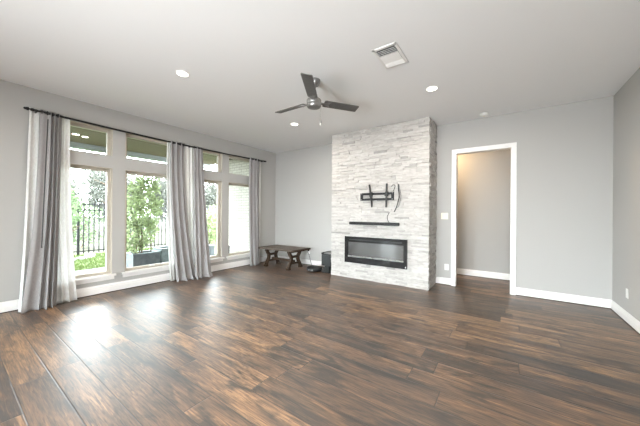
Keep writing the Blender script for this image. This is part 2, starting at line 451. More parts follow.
def base_profile(h, t):
    return [(0, 0.008), (t, 0.008), (t, h * 0.62), (t * 0.8, h * 0.66), (t * 0.8, h * 0.82), (t * 0.45, h * 0.9), (t * 0.35, h), (0, h)]
def baseboard(name, axis, pos, sgn, a, b, h=0.13, t=0.016):
    bm = B()
    poly = [(pos + sgn * p[0], p[1]) for p in base_profile(h, t)]
    prism(bm, poly, 'y' if axis == 'x' else 'x', a, b)
    o = struct(name, bm, M['trim'])
    bm = B()
    q = [(pos, 0), (pos + sgn * (t + 0.006), 0), (pos + sgn * (t + 0.006), 0.012), (pos, 0.012)]
    prism(bm, q, 'y' if axis == 'x' else 'x', a, b)
    obj('dark_base_strip', bm, M['basestrip'], o)  # thin dark brown strip along the foot of the baseboard
baseboard('baseboard_left', 'x', XL, 1, YR, YB, 0.145)
baseboard('baseboard_back', 'y', YB, -1, XL, -3.12)
baseboard('baseboard_back', 'y', YB, -1, -1.09, -0.82)
baseboard('baseboard_back', 'y', YB, -1, 0.158, XR)
baseboard('baseboard_right', 'x', XR, -1, YR, YB)
baseboard('baseboard_hall', 'y', 6.62, -1, -2.5, 1.271, 0.14)

# cased opening: head and two sides of flat casing, with jamb lining
bm = B()
for ya, yb in ((YB - 0.018, YB), (YB + 0.12, YB + 0.138)):
    for poly in ([(DX0 - 0.066, 0), (DX0, 0), (DX0, DZ), (DX0 - 0.066, DZ + 0.066)], [(DX1 + 0.066, 0), (DX1, 0), (DX1, DZ), (DX1 + 0.066, DZ + 0.066)],
                 [(DX0 - 0.066, DZ + 0.066), (DX0, DZ), (DX1, DZ), (DX1 + 0.066, DZ + 0.066)]):
        prism(bm, poly, 'y', ya, yb)
bx(bm, DX0 + 0.0005, DX0 + 0.012, YB - 0.017, YB + 0.137, 0, DZ - 0.012)
bx(bm, DX1 - 0.012, DX1 - 0.0005, YB - 0.017, YB + 0.137, 0, DZ - 0.012)
bx(bm, DX0 + 0.0005, DX1 - 0.0005, YB - 0.017, YB + 0.137, DZ - 0.012, DZ - 0.0005)
struct('trim_1', bm, M['trim'])

# windows: tan frame, glass, white stool and apron below each of the tall ones
k = 1
for wi, (a, b) in enumerate(WIN):
    for zi, (z0, z1) in enumerate((ZL, ZT)):
        xi, xo = XL - 0.075, XL - 0.145
        fw = 0.052
        bm = B()
        for (ya, yb, za, zb) in ((a, a + fw, z0 + 0.005, z1), (b - fw, b, z0 + 0.005, z1), (a + fw, b - fw, z0 + 0.005, z0 + (0.05 if zi == 0 else 0.022)), (a + fw, b - fw, z1 - 0.055, z1)):
            bx(bm, xo, xi, ya, yb, za, zb, 0.006)
        fr = struct('window_%d' % k, bm, M['tan'])
        # slim inner sash, lining of the reveal
        bm = B()
        for (ya, yb, za, zb) in ((a, a + 0.006, z0 + 0.0045, z1), (b - 0.006, b, z0 + 0.0045, z1), (a, b, z1 - 0.006, z1)):
            bx(bm, xi, XL + 0.0005, ya, yb, za, zb)
        obj('reveal_lining', bm, M['tan'], fr)
        bm = B(); bx(bm, XL - 0.112, XL - 0.106, a + 0.03, b - 0.03, z0 + 0.01, z1 - 0.03)
        obj('pane', bm, M['pane'], fr)
        if zi == 0:
            bm = B()
            prism(bm, [(XL - 0.15, a + 0.001), (XL + 0.0005, a + 0.001), (XL + 0.0005, a - 0.05), (XL + 0.042, a - 0.05), (XL + 0.042, b + 0.05), (XL + 0.0005, b + 0.05), (XL + 0.0005, b - 0.001), (XL - 0.15, b - 0.001)], 'z', z0 - 0.026, z0 + 0.004)
            st = struct('trim_%d' % (k + 1), bm, M['stool'])
            obj('apron', box1(XL, XL + 0.014, a - 0.03, b + 0.03, z0 - 0.085, z0 - 0.0265, 0.004), M['trim'], st)
            if wi in (1,):
                bm = B(); bx(bm, xi - 0.004, xi + 0.018, a + 0.42, a + 0.50, z0 + 0.032, z0 + 0.05, 0.004)
                bx(bm, xi - 0.002, xi + 0.008, a + 0.40, a + 0.52, z0 + 0.028, z0 + 0.036, 0.002)
                obj('latch', bm, M['white'], fr)
        k += 1

# rear glazed doors and window behind the photographer (unseen, added to let daylight in)
for n, (x0, x1, z0, z1, c) in enumerate(((-3.4, 1.0, 0.0, 2.3, 4), (-5.3, -4.5, 0.1, 2.3, 1))):
    bm = B(); st = (x1 - x0) / c
    for i in range(c + 1):
        bx(bm, x0 + i * st - 0.03, x0 + i * st + 0.03, YR - 0.12, YR - 0.05, z0, z1)
    bx(bm, x0, x1, YR - 0.12, YR - 0.05, z0, z0 + 0.08); bx(bm, x0, x1, YR - 0.12, YR - 0.05, z1 - 0.08, z1)
    fr = struct('window_%d' % (20 + n), bm, M['trim'])
    obj('pane', box1(x0, x1, YR - 0.09, YR - 0.084, z0, z1), M['pane'], fr)

bm = B()
for y in (-2.35, -1.6, -0.85): bx(bm, XL - 0.12, XL - 0.05, y - 0.03, y + 0.03, 0.1, 2.3)
for z in (0.1, 2.23): bx(bm, XL - 0.12, XL - 0.05, -2.35, -0.85, z, z + 0.07)
fr = struct('window_30', bm, M['trim'])
obj('pane', box1(XL - 0.09, XL - 0.084, -2.35, -0.85, 0.1, 2.3), M['pane'], fr)

# ------------------------------------------------------------------ stone chimney breast
random.seed(5)
FX0, FX1, FY = -3.118, -1.090, 4.93
bm = B()
bx(bm, FX0 + 0.03, FX1 - 0.03, FY + 0.03, YB - 0.002, 0.0, H - 0.001)
IX0, IX1, IZ0, IZ1 = -2.757, -1.471, 0.332, 0.860        # hole for the electric fire
def stone(bm, x0, x1, y0, y1, z0, z1):
    g = 0.0012
    b2 = bmesh.new(); bmesh.ops.create_cube(b2, size=1.0)
    for v in b2.verts:
        v.co = Vector(((x0 + x1) / 2 + v.co.x * (x1 - x0 - 2 * g), (y0 + y1) / 2 + v.co.y * (y1 - y0), (z0 + z1) / 2 + v.co.z * (z1 - z0 - 2 * g)))
        v.co.y += random.uniform(-0.004, 0.004) if v.co.y < FY + 0.01 else 0
    join(bm, b2)
rows = []
z = 0.0
while z < H - 0.02:
    h = random.choice((0.028, 0.034, 0.040, 0.046))
    if z + h > H - 0.03: h = H - 0.001 - z
    rows.append((z, z + h)); z += h
for ri, (z0, z1) in enumerate(rows):
    x = FX0 - random.uniform(0, 0.004)
    end = FX1
    while x < end - 1e-6:
        x1 = x + random.uniform(0.09, 0.34)
        if end - x1 < 0.08: x1 = end + random.uniform(-0.006, 0.006)
        d = random.uniform(0.0, 0.022)
        if x1 > IX0 and x < IX1 and z1 > IZ0 and z0 < IZ1:
            d = 0.02
        stone(bm, x, min(x1, end + 0.008), FY - 0.022 + d, FY + 0.05, z0, z1)
        x = x1
        if x1 >= end - 0.01: break
    for side in (0, 1):                      # the two returns
        y = FY + 0.045
        while y < YB - 1e-6:
            y1 = min(YB - 0.001, y + random.uniform(0.09, 0.28))
            if YB - y1 < 0.06: y1 = YB - 0.001
            d = random.uniform(0, 0.022)
            b2 = bmesh.new(); bmesh.ops.create_cube(b2, size=1.0)
            xa, xb = (FX1 - 0.05, FX1 + 0.012 - d) if side else (FX0 - 0.012 + d, FX0 + 0.05)
            for v in b2.verts: v.co = Vector(((xa + xb) / 2 + v.co.x * (xb - xa), (y + y1) / 2 + v.co.y * (y1 - y - 0.0024), (z0 + z1) / 2 + v.co.z * (z1 - z0 - 0.0024)))
            join(bm, b2); y = y1
            if y >= YB - 0.002: break
o = obj('fireplace_chimney_breast', bm, M['stone'])
tag(o, 'floor to ceiling chimney breast clad in white stacked ledger stone', 'fireplace')

# ------------------------------------------------------------------ outdoors: structure
GZ = -0.16
struct('ground', box1(-90, XL - TH - 0.01, -60, 110, GZ - 0.3, GZ - 0.02), M['field'])
o = obj('lawn', box1(-12.4, -8.62, -4, 14, GZ - 0.02, GZ), M['lawnsoil']); o['kind'] = 'structure'
struct('patio_floor', box1(-8.62, XL - TH - 0.005, -6, 5.2, GZ - 0.02, -0.11), M['concrete'])
struct('rear_light_absorber', box1(-5.5, 9.0, -22, YR - 0.16, GZ - 0.02, -0.10), M['absorber'])  # unseen dark slab added to cut light bounced onto the ceiling
bm = B()
bx(bm, -8.62, XL - TH - 0.005, -6, 5.4, 3.0, 3.12)
struct('patio_ceiling', bm, M['patiowood'])
bm = B(); bx(bm, -8.62, -8.42, -6, 5.4, 2.875, 3.0)
struct('patio_beam', bm, M['beam'])
struct('wall_patio_brick', box1(-7.42, XL - TH - 0.002, 5.2, 5.4, -0.11, 3.0), M['brick'])

# ------------------------------------------------------------------ fireplace things
t = thing('electric_fireplace', 'wide black glass electric fireplace set into the white stone', 'electric fireplace', (-2.13, FY - 0.03, 0.317))
x0, x1, z0, z1 = -2.765, -1.463, 0.325, 0.866
gx0, gx1, gz0, gz1 = -2.685, -1.525, 0.445, 0.755
bm = B()
for a_ in ((x0, gx0, z0, z1), (gx1, x1, z0, z1), (gx0, gx1, z0, gz0), (gx0, gx1, gz1, z1)):
    bx(bm, a_[0], a_[1], FY - 0.045, FY - 0.003, a_[2], a_[3])
obj('frame', bm, M['blackgloss'], t)
bm = B()
bx(bm, gx0 + .03, gx1 - .03, FY - 0.046, FY - 0.043, 0.795, 0.812)
obj('vent_slot', bm, M['charcoal'], t, label='thin grey heater vent strip')
m, nt, b_ = nodes('smoked_fire_glass')
b_.inputs['Base Color'].default_value = (0.03, 0.033, 0.033, 1); b_.inputs['Roughness'].default_value = 0.10
b_.inputs['Specular IOR Level'].default_value = 1.0; b_.inputs['IOR'].default_value = 1.9
nz = nt.nodes.new('ShaderNodeTexNoise'); nz.inputs['Scale'].default_value = 3.0
rr = nt.nodes.new('ShaderNodeMapRange'); rr.inputs[3].default_value = 0.08; rr.inputs[4].default_value = 0.14
nt.links.new(nz.outputs[0], rr.inputs[0]); nt.links.new(rr.outputs[0], b_.inputs['Roughness'])
obj('glass_panel', box1(gx0, gx1, FY - 0.036, FY - 0.03, gz0, gz1), m, t)
bm = B(); random.seed(8)
for i in range(150):
    x = random.uniform(gx0 + 0.01, gx1 - 0.01); s = random.uniform(0.006, 0.014)
    bx(bm, x - s, x + s, FY - 0.0435, FY - 0.036, gz0 + 0.001, gz0 + s * 1.6 + 0.004, 0.0, Matrix.Rotation(random.uniform(-.6, .6), 4, 'Y'))
ob = obj('crystal_bed', bm, M['white'], t, label='row of clear and white crystals'); ob['kind'] = 'stuff'
obj('badge', box1(x1 - 0.03, x1 - 0.015, FY - 0.047, FY - 0.045, z0 + 0.02, z0 + 0.045), M['white'], t, label='tiny white mark on the lower corner')

t = thing('sound_bar', 'slim black sound bar mounted on the stone above the fireplace', 'sound bar', (-2.165, FY - 0.06, 1.12))
obj('body', box1(-2.640, -1.607, FY - 0.095, FY - 0.022, 1.117, 1.175, 0.012), M['darkgrey'], t, True)
bm = B(); bx(bm, -2.61, -1.637, FY - 0.098, FY - 0.094, 1.123, 1.169, 0.001)
obj('grille', bm, M['black'], t)
for x in (-2.45, -1.79): obj('bracket', box1(x - 0.02, x + 0.02, FY - 0.03, FY - 0.0, 1.13, 1.165), M['black'], t)

t = thing('television_mount', 'empty black steel television wall bracket with two upright arms', 'tv mount', (-2.09, FY - 0.03, 1.68))
bm = B(); yy = FY - 0.05
for za in (1.602, 1.710): bx(bm, -2.406, -1.718, yy, yy + 0.028, za, za + 0.042, 0.002)
for xa in (-2.406, -1.765): bx(bm, xa, xa + 0.048, yy, yy + 0.028, 1.602, 1.752, 0.002)
obj('wall_plate', bm, M['black'], t)
for xa in (-2.384, -1.743):
    for za in (1.622, 1.742):
        bm = B(); cyl(bm, (xa, yy - 0.005, za), (xa, yy + 0.002, za), 0.011, seg=10)
        obj('screw', bm, M['nickel'], t, True, label='bright screw head')
def arm(x, tilt, tname='arm'):
    bm = B()
    R_ = Matrix.Rotation(tilt, 4, 'X')
    def place(b2):
        for v in b2.verts: v.co = Matrix.Translation((x, yy - 0.03, 1.69)) @ R_ @ v.co
        join(bm, b2)
    b2 = bmesh.new(); bx(b2, -0.012, -0.008, -0.016, 0.016, -0.228, 0.228); place(b2)
    b2 = bmesh.new(); bx(b2, 0.008, 0.012, -0.016, 0.016, -0.228, 0.228); place(b2)
    b2 = bmesh.new(); bx(b2, -0.012, 0.012, -0.020, -0.016, -0.228, 0.228); place(b2)
    a_ = obj(tname, bm, M['armgrey'], t)
    for za in (1.742, 1.622): obj('hook', box1(x - 0.026, x + 0.026, yy - 0.04, yy + 0.002, za - 0.02, za + 0.022, 0.003), M['charcoal'], a_)
    bm = B(); cyl(bm, (x - 0.034, yy - 0.03, 1.69), (x + 0.034, yy - 0.03, 1.69), 0.012, seg=12)
    obj('pivot', bm, M['charcoal'], a_)
arm(-2.165, math.radians(17)); arm(-1.845, math.radians(-3))

def cable(name, pts, r, m_, label):
    bm = B(); tube(bm, smoothpts(pts, 8), r)
    return tag(obj(name, bm, m_, None, True), label, 'cable')
yc = FY - 0.035
cable('power_cable', [(-1.632, yc - .01, 1.90), (-1.624, yc - .02, 1.80), (-1.607, yc - .025, 1.68), (-1.632, yc - .02, 1.55), (-1.671, yc - .02, 1.44), (-1.706, yc - .01, 1.38)], 0.009, M['black'], 'thick black cable hanging beside the television bracket')
cable('signal_cable', [(-1.617, yc - .01, 1.89), (-1.597, yc - .02, 1.78), (-1.578, yc - .02, 1.66), (-1.612, yc - .02, 1.50), (-1.651, yc - .02, 1.46)], 0.007, M['cablegrey'], 'thin grey cable looped alongside the thick black cable')
cable('wire_hook', [(-1.769, yc + .005, 1.86), (-1.740, yc, 1.885), (-1.706, yc, 1.885), (-1.696, yc, 1.855), (-1.715, yc, 1.80), (-1.730, yc, 1.77)], 0.006, M['black'], 'short curled black wire at the top corner of the television bracket')
cable('speaker_cable', [(-1.804, yc + .005, 1.37), (-1.823, yc, 1.33), (-1.843, yc, 1.28), (-1.833, yc, 1.22), (-1.799, FY - .05, 1.175)], 0.005, M['black'], 'thin black wire rising from the sound bar')

# ------------------------------------------------------------------ curtains and rod
RX = XL + 0.10
def rodz(y): return 2.734 - 0.036 * (1 - ((y - 2.84) / 2.2) ** 2)
t = thing('curtain_rod', 'long black metal curtain rod across the top of the windows', 'curtain rod', (RX, 2.84, 2.70))
bm = B(); tube(bm, [(RX, 0.735 + i * (4.95 - 0.735) / 24, rodz(0.735 + i * (4.95 - 0.735) / 24)) for i in range(25)], 0.0155, 10)
obj('rod', bm, M['black'], t, True)
for y, s in ((0.735, -1), (4.95, 1)):
    bm = B()
    cyl(bm, (RX, y, rodz(y)), (RX, y + s * 0.035, rodz(y)), 0.02, 0.02, 16, 0.004)
    cyl(bm, (RX, y + s * 0.035, rodz(y)), (RX, y + s * 0.05, rodz(y)), 0.011, 0.011, 12)
    cyl(bm, (RX, y + s * 0.05, rodz(y)), (RX, y + s * 0.10, rodz(y)), 0.026, 0.012, 16, 0.004)
    obj('finial', bm, M['black'], t, True)
for y in (0.755, 2.915, 4.90):
    bm = B(); zz = rodz(y)
    bx(bm, XL, XL + 0.008, y - 0.018, y + 0.018, zz - 0.05, zz + 0.04, 0.002)
    bx(bm, XL + 0.006, RX + 0.004, y - 0.007, y + 0.007, zz - 0.028, zz - 0.012, 0.002)
    bx(bm, RX - 0.018, RX + 0.018, y - 0.007, y + 0.007, zz - 0.03, zz - 0.01, 0.002)
    obj('bracket', bm, M['black'], t)

def cloth(top, bot, mid, xt, xb, n, amp_t, amp_b, seed, zt=0.03, lift=0.0, zb=0.004, widths=None, depths=None):
    """hanging panel: top/mid/bot are (y0, y1); xt/xb the distance of its mid plane from the wall at top and at the floor"""
    rnd = random.Random(seed)
    ph = [rnd.uniform(-0.5, 0.5) for _ in range(n + 2)]
    am = [rnd.uniform(0.65, 1.25) for _ in range(n + 2)]
    wd = [rnd.uniform(0.7, 1.4) for _ in range(n)]
    if widths: wd = widths
    if depths: am = depths
    tot = sum(wd); cum = [0]
    for q in wd: cum.append(cum[-1] + q / tot)
    NU, NV = n * 14, 60
    bm = B(); grid = []
    for j in range(NV + 1):
        v = j / NV
        row = []
        e = v ** 2.2
        for i in range(NU + 1):
            u = i / NU
            def q2(a, b_, c): return a * (1 - v) * (1 - 2 * v) + 4 * b_ * v * (1 - v) + c * v * (2 * v - 1)
            y = q2(top[0], mid[0], bot[0]) * (1 - u) + q2(top[1], mid[1], bot[1]) * u
            f = max(0, next(kk for kk in range(n) if u <= cum[kk + 1] + 1e-9))
            lu = (u - cum[f]) / (cum[f + 1] - cum[f])
            a = (amp_t * (1 - e) + amp_b * e) * (am[f] * (1 - lu) + am[f + 1] * lu)
            s = math.sin(2 * PI * lu + 0.0)
            x = XL + xt + (xb - xt) * e + a * s + 0.012 * e * math.sin(9 * u + 5 * v + seed)
            y += 0.5 * a * math.cos(2 * PI * lu) * (0.55 + 0.3 * v) * (0.3 if i in (0, NU) else 1) + 0.01 * math.sin(4 * v + ph[f] * 4) * v
            ztop = rodz(y) + zt
            z = ztop + (zb - ztop) * v
            if v > 0.965 and lift: x += lift * ((v - 0.965) / 0.035) ** 1.5 * (0.5 + 0.5 * math.sin(6 * u + seed))
            row.append(bm.verts.new((max(x, XL + 0.02), y, z)))
        grid.append(row)
    for j in range(NV):
        for i in range(NU):
            bm.faces.new((grid[j][i], grid[j][i + 1], grid[j + 1][i + 1], grid[j + 1][i]))
    return bm
def solid(o, th):
    md = o.modifiers.new('thickness', 'SOLIDIFY'); md.thickness = th; md.offset = 0
    return o
def grommets(par, y0, y1, n):
    for i in range(n):
        y = y0 + (y1 - y0) * (i + 0.5) / n
        bm = B()
        b2 = bmesh.new()
        R_, r_ = 0.024, 0.006
        ring = [[b2.verts.new(((R_ + r_ * math.cos(b)) * math.cos(a), r_ * math.sin(b) * 1.0, (R_ + r_ * math.cos(b)) * math.sin(a))) for b in [2 * PI * q / 8 for q in range(8)]] for a in [2 * PI * q / 20 for q in range(20)]]
        for p in range(20):
            for q in range(8): b2.faces.new((ring[p][q], ring[(p + 1) % 20][q], ring[(p + 1) % 20][(q + 1) % 8], ring[p][(q + 1) % 8]))
        for v_ in b2.verts: v_.co += Vector((RX, y, rodz(y)))
        join(bm, b2)
        obj('grommet', bm, M['black'], par, True)

SH = 'sheer curtains on the window wall'; GR = 'grey curtains on the window wall'
def curtain(name, label, group, m_, th, gro=None, **kw):
    cat = 'curtain'
    t = thing(name, label, cat, (XL + kw['xb'], sum(kw['bot']) / 2, 0), group)
    solid(obj('panel', cloth(**kw), m_, t, True), th)
    if gro: grommets(t, *gro)
    return t
c1 = curtain('grey_curtain', 'wide grey linen curtain with a dark draw wand at the end window', GR, M['linen'], 0.004, (0.78, 1.0, 4),
        top=(0.79, 1.015), mid=(0.735, 0.985), bot=(0.605, 0.955), xt=0.10, xb=0.22, n=4, amp_t=0.03, amp_b=0.055, seed=3, lift=0.03, widths=[1.9, 0.7, 0.8, 0.8], depths=[0.10, 0.45, 0.95, 0.85, 0.5])
bm = B(); cyl(bm, (XL + 0.19, 0.855, 2.62), (XL + 0.205, 0.80, 0.85), 0.0065, seg=10)
sph(bm, (XL + 0.205, 0.80, 0.845), 0.009)
obj('draw_wand', bm, M['charcoal'], c1, True, label='thin dark draw wand')
curtain('grey_curtain', 'pale grey curtain between two windows, farther from the stone, hem swept aside', GR, M['linen'], 0.004, (2.55, 2.84, 4),
        top=(2.54, 2.815), mid=(2.545, 2.865), bot=(2.60, 3.00), xt=0.10, xb=0.27, n=3, amp_t=0.034, amp_b=0.055, seed=11, lift=0.04, depths=[0.6, 1.0, 0.9, 0.5])
curtain('grey_curtain', 'pale grey curtain flaring onto the floor, second from the wooden table', GR, M['linen'], 0.004, (2.985, 3.195, 3),
        top=(3.01, 3.205), mid=(3.0, 3.265), bot=(2.92, 3.30), xt=0.10, xb=0.33, n=3, amp_t=0.026, amp_b=0.05, seed=21, lift=0.07, widths=[0.8, 1.3, 1.0], depths=[0.5, 1.0, 0.8, 0.6])
curtain('grey_curtain', 'straight narrow grey curtain beside the wooden table', GR, M['linen'], 0.004, (4.49, 4.81, 4),
        top=(4.475, 4.80), mid=(4.45, 4.78), bot=(4.44, 4.74), xt=0.10, xb=0.19, n=3, amp_t=0.036, amp_b=0.05, seed=31)
curtain('sheer_curtain', 'wide white sheer showing both sides of the grey curtain with the wand', SH, M['sheer'], 0.0015,
        top=(0.695, 1.11), mid=(0.655, 1.125), bot=(0.595, 1.20), xt=0.06, xb=0.13, n=6, amp_t=0.014, amp_b=0.03, seed=41)
curtain('sheer_curtain', 'white sheer edging the flat side of the first middle grey curtain', SH, M['sheer'], 0.0015,
        top=(2.50, 2.70), mid=(2.50, 2.70), bot=(2.56, 2.75), xt=0.055, xb=0.09, n=3, amp_t=0.012, amp_b=0.02, seed=51)
curtain('sheer_curtain', 'white sheer glimpsed in the gap between the two middle grey curtains', SH, M['sheer'], 0.0015,
        top=(2.80, 3.10), mid=(2.82, 3.12), bot=(2.85, 3.15), xt=0.075, xb=0.09, n=4, amp_t=0.012, amp_b=0.02, seed=61)
curtain('sheer_curtain', 'white sheer behind the grey curtain nearest the wooden table', SH, M['sheer'], 0.0015,
        top=(4.55, 4.90), mid=(4.55, 4.89), bot=(4.55, 4.87), xt=0.055, xb=0.09, n=4, amp_t=0.012, amp_b=0.02, seed=71)

# ------------------------------------------------------------------ wooden table
tx0, tx1, ty0, ty1, tz = -5.165, -4.0, 4.655, 5.34, 0.47
t = thing('coffee_table', 'rustic dark wooden trestle coffee table in the window corner', 'table', (-4.58, 5.0, 0))
bm = B()
n = 5
for i in range(n):
    a_ = ty0 + (ty1 - ty0) * i / n; b_ = ty0 + (ty1 - ty0) * (i + 1) / n
    bx(bm, tx0 + 0.06, tx1 - 0.06, a_ + 0.001, b_ - 0.001, tz - 0.035, tz, 0.004)
for xa in (tx0, tx1 - 0.06):
    end_bm = B(); bx(end_bm, xa, xa + 0.06, ty0, ty1, tz - 0.042, tz + 0.001, 0.005)
    obj('breadboard_end', end_bm, M['wood'], t)
obj('table_top', bm, M['woodtop'], t)
for tr, xt_ in enumerate((-4.92, -4.17)):
    for s in (-1, 1):
        yc_ = 4.92
        pts = [(0.20, 0.43), (0.175, 0.36), (0.125, 0.29), (0.135, 0.20), (0.19, 0.10), (0.225, 0.0)]
        pp = [Vector((xt_, yc_ + s * p[0], p[1])) for p in pts]
        pp = smoothpts(pp, 5)
        bm = B(); poly = []
        wv = 0.032
        L_, R2 = [], []
        for i, p in enumerate(pp):
            d = (pp[min(i + 1, len(pp) - 1)] - pp[max(i - 1, 0)]).normalized(); nrm = Vector((0, -d.z, d.y))
            L_.append(p + nrm * wv); R2.append(p - nrm * wv)
        poly = [(q.y, max(0.001, q.z)) for q in L_ + R2[::-1]]
        prism(bm, poly, 'x', xt_ - 0.032, xt_ + 0.032)
        bx(bm, xt_ - 0.042, xt_ + 0.042, yc_ + s * 0.225 - 0.045, yc_ + s * 0.225 + 0.045, 0.0, 0.045, 0.005)
        obj('leg', bm, M['wood'], t)
    obj('cleat', box1(xt_ - 0.035, xt_ + 0.035, 4.68, 5.28, tz - 0.08, tz - 0.04, 0.005), M['wood'], t)
    obj('crossbar', box1(xt_ - 0.028, xt_ + 0.028, yc_ - 0.14, yc_ + 0.14, 0.265, 0.315, 0.004), M['wood'], t)
    obj('crossbar', box1(xt_ - 0.028, xt_ + 0.028, yc_ - 0.17, yc_ + 0.17, 0.115, 0.155, 0.004), M['wood'], t)
obj('stretcher', box1(-4.92, -4.17, 4.895, 4.945, 0.155, 0.21, 0.004), M['wood'], t)

# ------------------------------------------------------------------ robot vacuum, dock, cord
t = thing('robot_vacuum', 'low round black robot vacuum parked at its dock', 'robot vacuum', (-3.62, 4.99, 0))
bm = B(); lathe(bm, [(0.02, 0.012), (0.155, 0.012), (0.172, 0.025), (0.175, 0.075), (0.168, 0.092), (0.15, 0.096), (0.02, 0.096)], (-3.62, 4.99, 0), 40)
obj('body', bm, M['darkgrey'], t, True)
bm = B(); lathe(bm, [(0.02, 0.0), (0.045, 0.0), (0.045, 0.018), (0.038, 0.022), (0.01, 0.022)], (-3.62, 4.99, 0.096), 24)
obj('sensor_turret', bm, M['charcoal'], t, True)
for s in (-1, 1):
    bm = B(); cyl(bm, (-3.62 + s * 0.11 - .01, 4.99, 0.022), (-3.62 + s * 0.11 + .01, 4.99, 0.022), 0.022, seg=16)
    obj('wheel', bm, M['black'], t, True)
bm = B()
for k_ in range(13):
    a0 = PI + (k_ - 6) * 0.2
    bx(bm, -3.62 + 0.178 * math.cos(a0) - .008, -3.62 + 0.178 * math.cos(a0) + .008, 4.99 + 0.178 * math.sin(a0) - .019, 4.99 + 0.178 * math.sin(a0) + .019, 0.03, 0.07, 0.003, Matrix.Rotation(a0, 4, 'Z'))
obj('bumper', bm, M['charcoal'], t)
bm = B()
for k_ in (-0.5, 0.5):
    a0 = PI * 1.5 + k_ * 0.5
    bx(bm, -3.62 + 0.178 * math.cos(a0) - .004, -3.62 + 0.178 * math.cos(a0) + .004, 4.99 + 0.178 * math.sin(a0) - .03, 4.99 + 0.178 * math.sin(a0) + .03, 0.035, 0.065, 0.002, Matrix.Rotation(a0, 4, 'Z'))
obj('side_sensor', bm, M['nickel'], t, label='pale side sensor windows')
t = thing('charging_dock', 'tall black vacuum charging dock tucked against the stone', 'charging dock', (-3.29, 5.17, 0))
dx0, dx1, dy0, dy1 = -3.43, -3.142, 4.985, 5.36
bm = B()
bx(bm, dx0, dx1, dy0, dy1, 0.15, 0.40, 0.02); bx(bm, dx1 - 0.09, dx1, dy0, dy1, 0.0, 0.17, 0.012)
for ya in (dy0, dy1 - 0.03): prism(bm, [(dx0 + 0.005, 0), (dx1, 0), (dx1, 0.17), (dx0 + 0.11, 0.17), (dx0 + 0.02, 0.06)], 'y', ya, ya + 0.03)
obj('body', bm, M['charcoal'], t, True)
obj('base_tray', box1(dx0 - 0.005, dx1, dy0, dy1, 0.0, 0.011, 0.004), M['darkgrey'], t)
bm = B()
bx(bm, dx0 - 0.002, dx1, dy0 - 0.002, dy1, 0.40, 0.425, 0.01)
bx(bm, dx0, dx0 + 0.03, dy0, dy1, 0.42, 0.45, 0.008); bx(bm, dx1 - 0.03, dx1, dy0, dy1, 0.42, 0.45, 0.008); bx(bm, dx0, dx1, dy1 - 0.03, dy1, 0.42, 0.45, 0.008)
obj('lid', bm, M['darkgrey'], t)
bm = B(); bx(bm, dx0 + 0.06, dx1 - 0.05, dy0 + 0.02, dy1 - 0.05, 0.424, 0.448, 0.006)
obj('bag_cover', bm, M['nickel'], t, label='pale silver tray on top')

t = thing('wall_outlet', 'white wall outlet with a plug behind the wooden table', 'outlet', (-4.183, YB, 0.345))
obj('plate', box1(-4.22, -4.146, YB - 0.007, YB - 0.0005, 0.287, 0.403, 0.003), M['white'], t)
bm = B(); bx(bm, -4.205, -4.161, YB - 0.035, YB - 0.007, 0.355, 0.39, 0.005)
plug = bm
bm = B(); bx(bm, -4.20, -4.166, YB - 0.009, YB - 0.006, 0.30, 0.335, 0.002); obj('socket', bm, M['white'], t)
t = thing('charger_lead', 'thin dark power cord from the outlet down to the vacuum dock', 'cord', (-4.183, YB - 0.04, 0.37))
obj('plug', plug, M['darkgrey'], t)
bm = B(); tube(bm, smoothpts([(-4.183, YB - 0.035, 0.372), (-4.17, YB - 0.075, 0.36), (-4.12, YB - 0.07, 0.25), (-4.08, YB - 0.06, 0.1), (-4.03, YB - 0.07, 0.012), (-3.9, YB - 0.1, 0.007), (-3.6, YB - 0.09, 0.007), (-3.25, YB - 0.10, 0.007), (-3.22, 5.364, 0.03)], 8), 0.005, 6)
obj('wire', bm, M['darkgrey'], t, True)

def outlet(loc, axis, label):
    t = thing('wall_outlet', label, 'outlet', loc)
    x, y, z = loc
    def pb(u0, u1, d0, d1, z0, z1, bev):
        if axis == 'y': return box1(x + u0, x + u1, y - d1, y - d0, z + z0, z + z1, bev)
        return box1(x - d1, x - d0, y + u0, y + u1, z + z0, z + z1, bev)
    obj('plate', pb(-0.037, 0.037, 0.0005, 0.007, -0.058, 0.058, 0.003), M['white'], t)
    for dz in (-0.026, 0.026): obj('socket', pb(-0.017, 0.017, 0.006, 0.0095, dz - 0.017, dz + 0.017, 0.002), M['white'], t)
outlet((-0.90, YB, 0.338), 'y', 'white wall outlet low between the stone and the doorway')
outlet((XR, 4.94, 0.361), 'x', 'white wall outlet on the side wall near the corner')
t = thing('light_switch', 'cream double light switch plate beside the doorway casing', 'light switch', (-0.94, YB, 1.307))
obj('plate', box1(-1.0, -0.88, YB - 0.008, YB - 0.0005, 1.246, 1.366, 0.003), M['cream'], t)
for x in (-0.964, -0.916): obj('rocker', box1(x - 0.016, x + 0.016, YB - 0.012, YB - 0.007, 1.272, 1.34, 0.002), M['cream'], t)

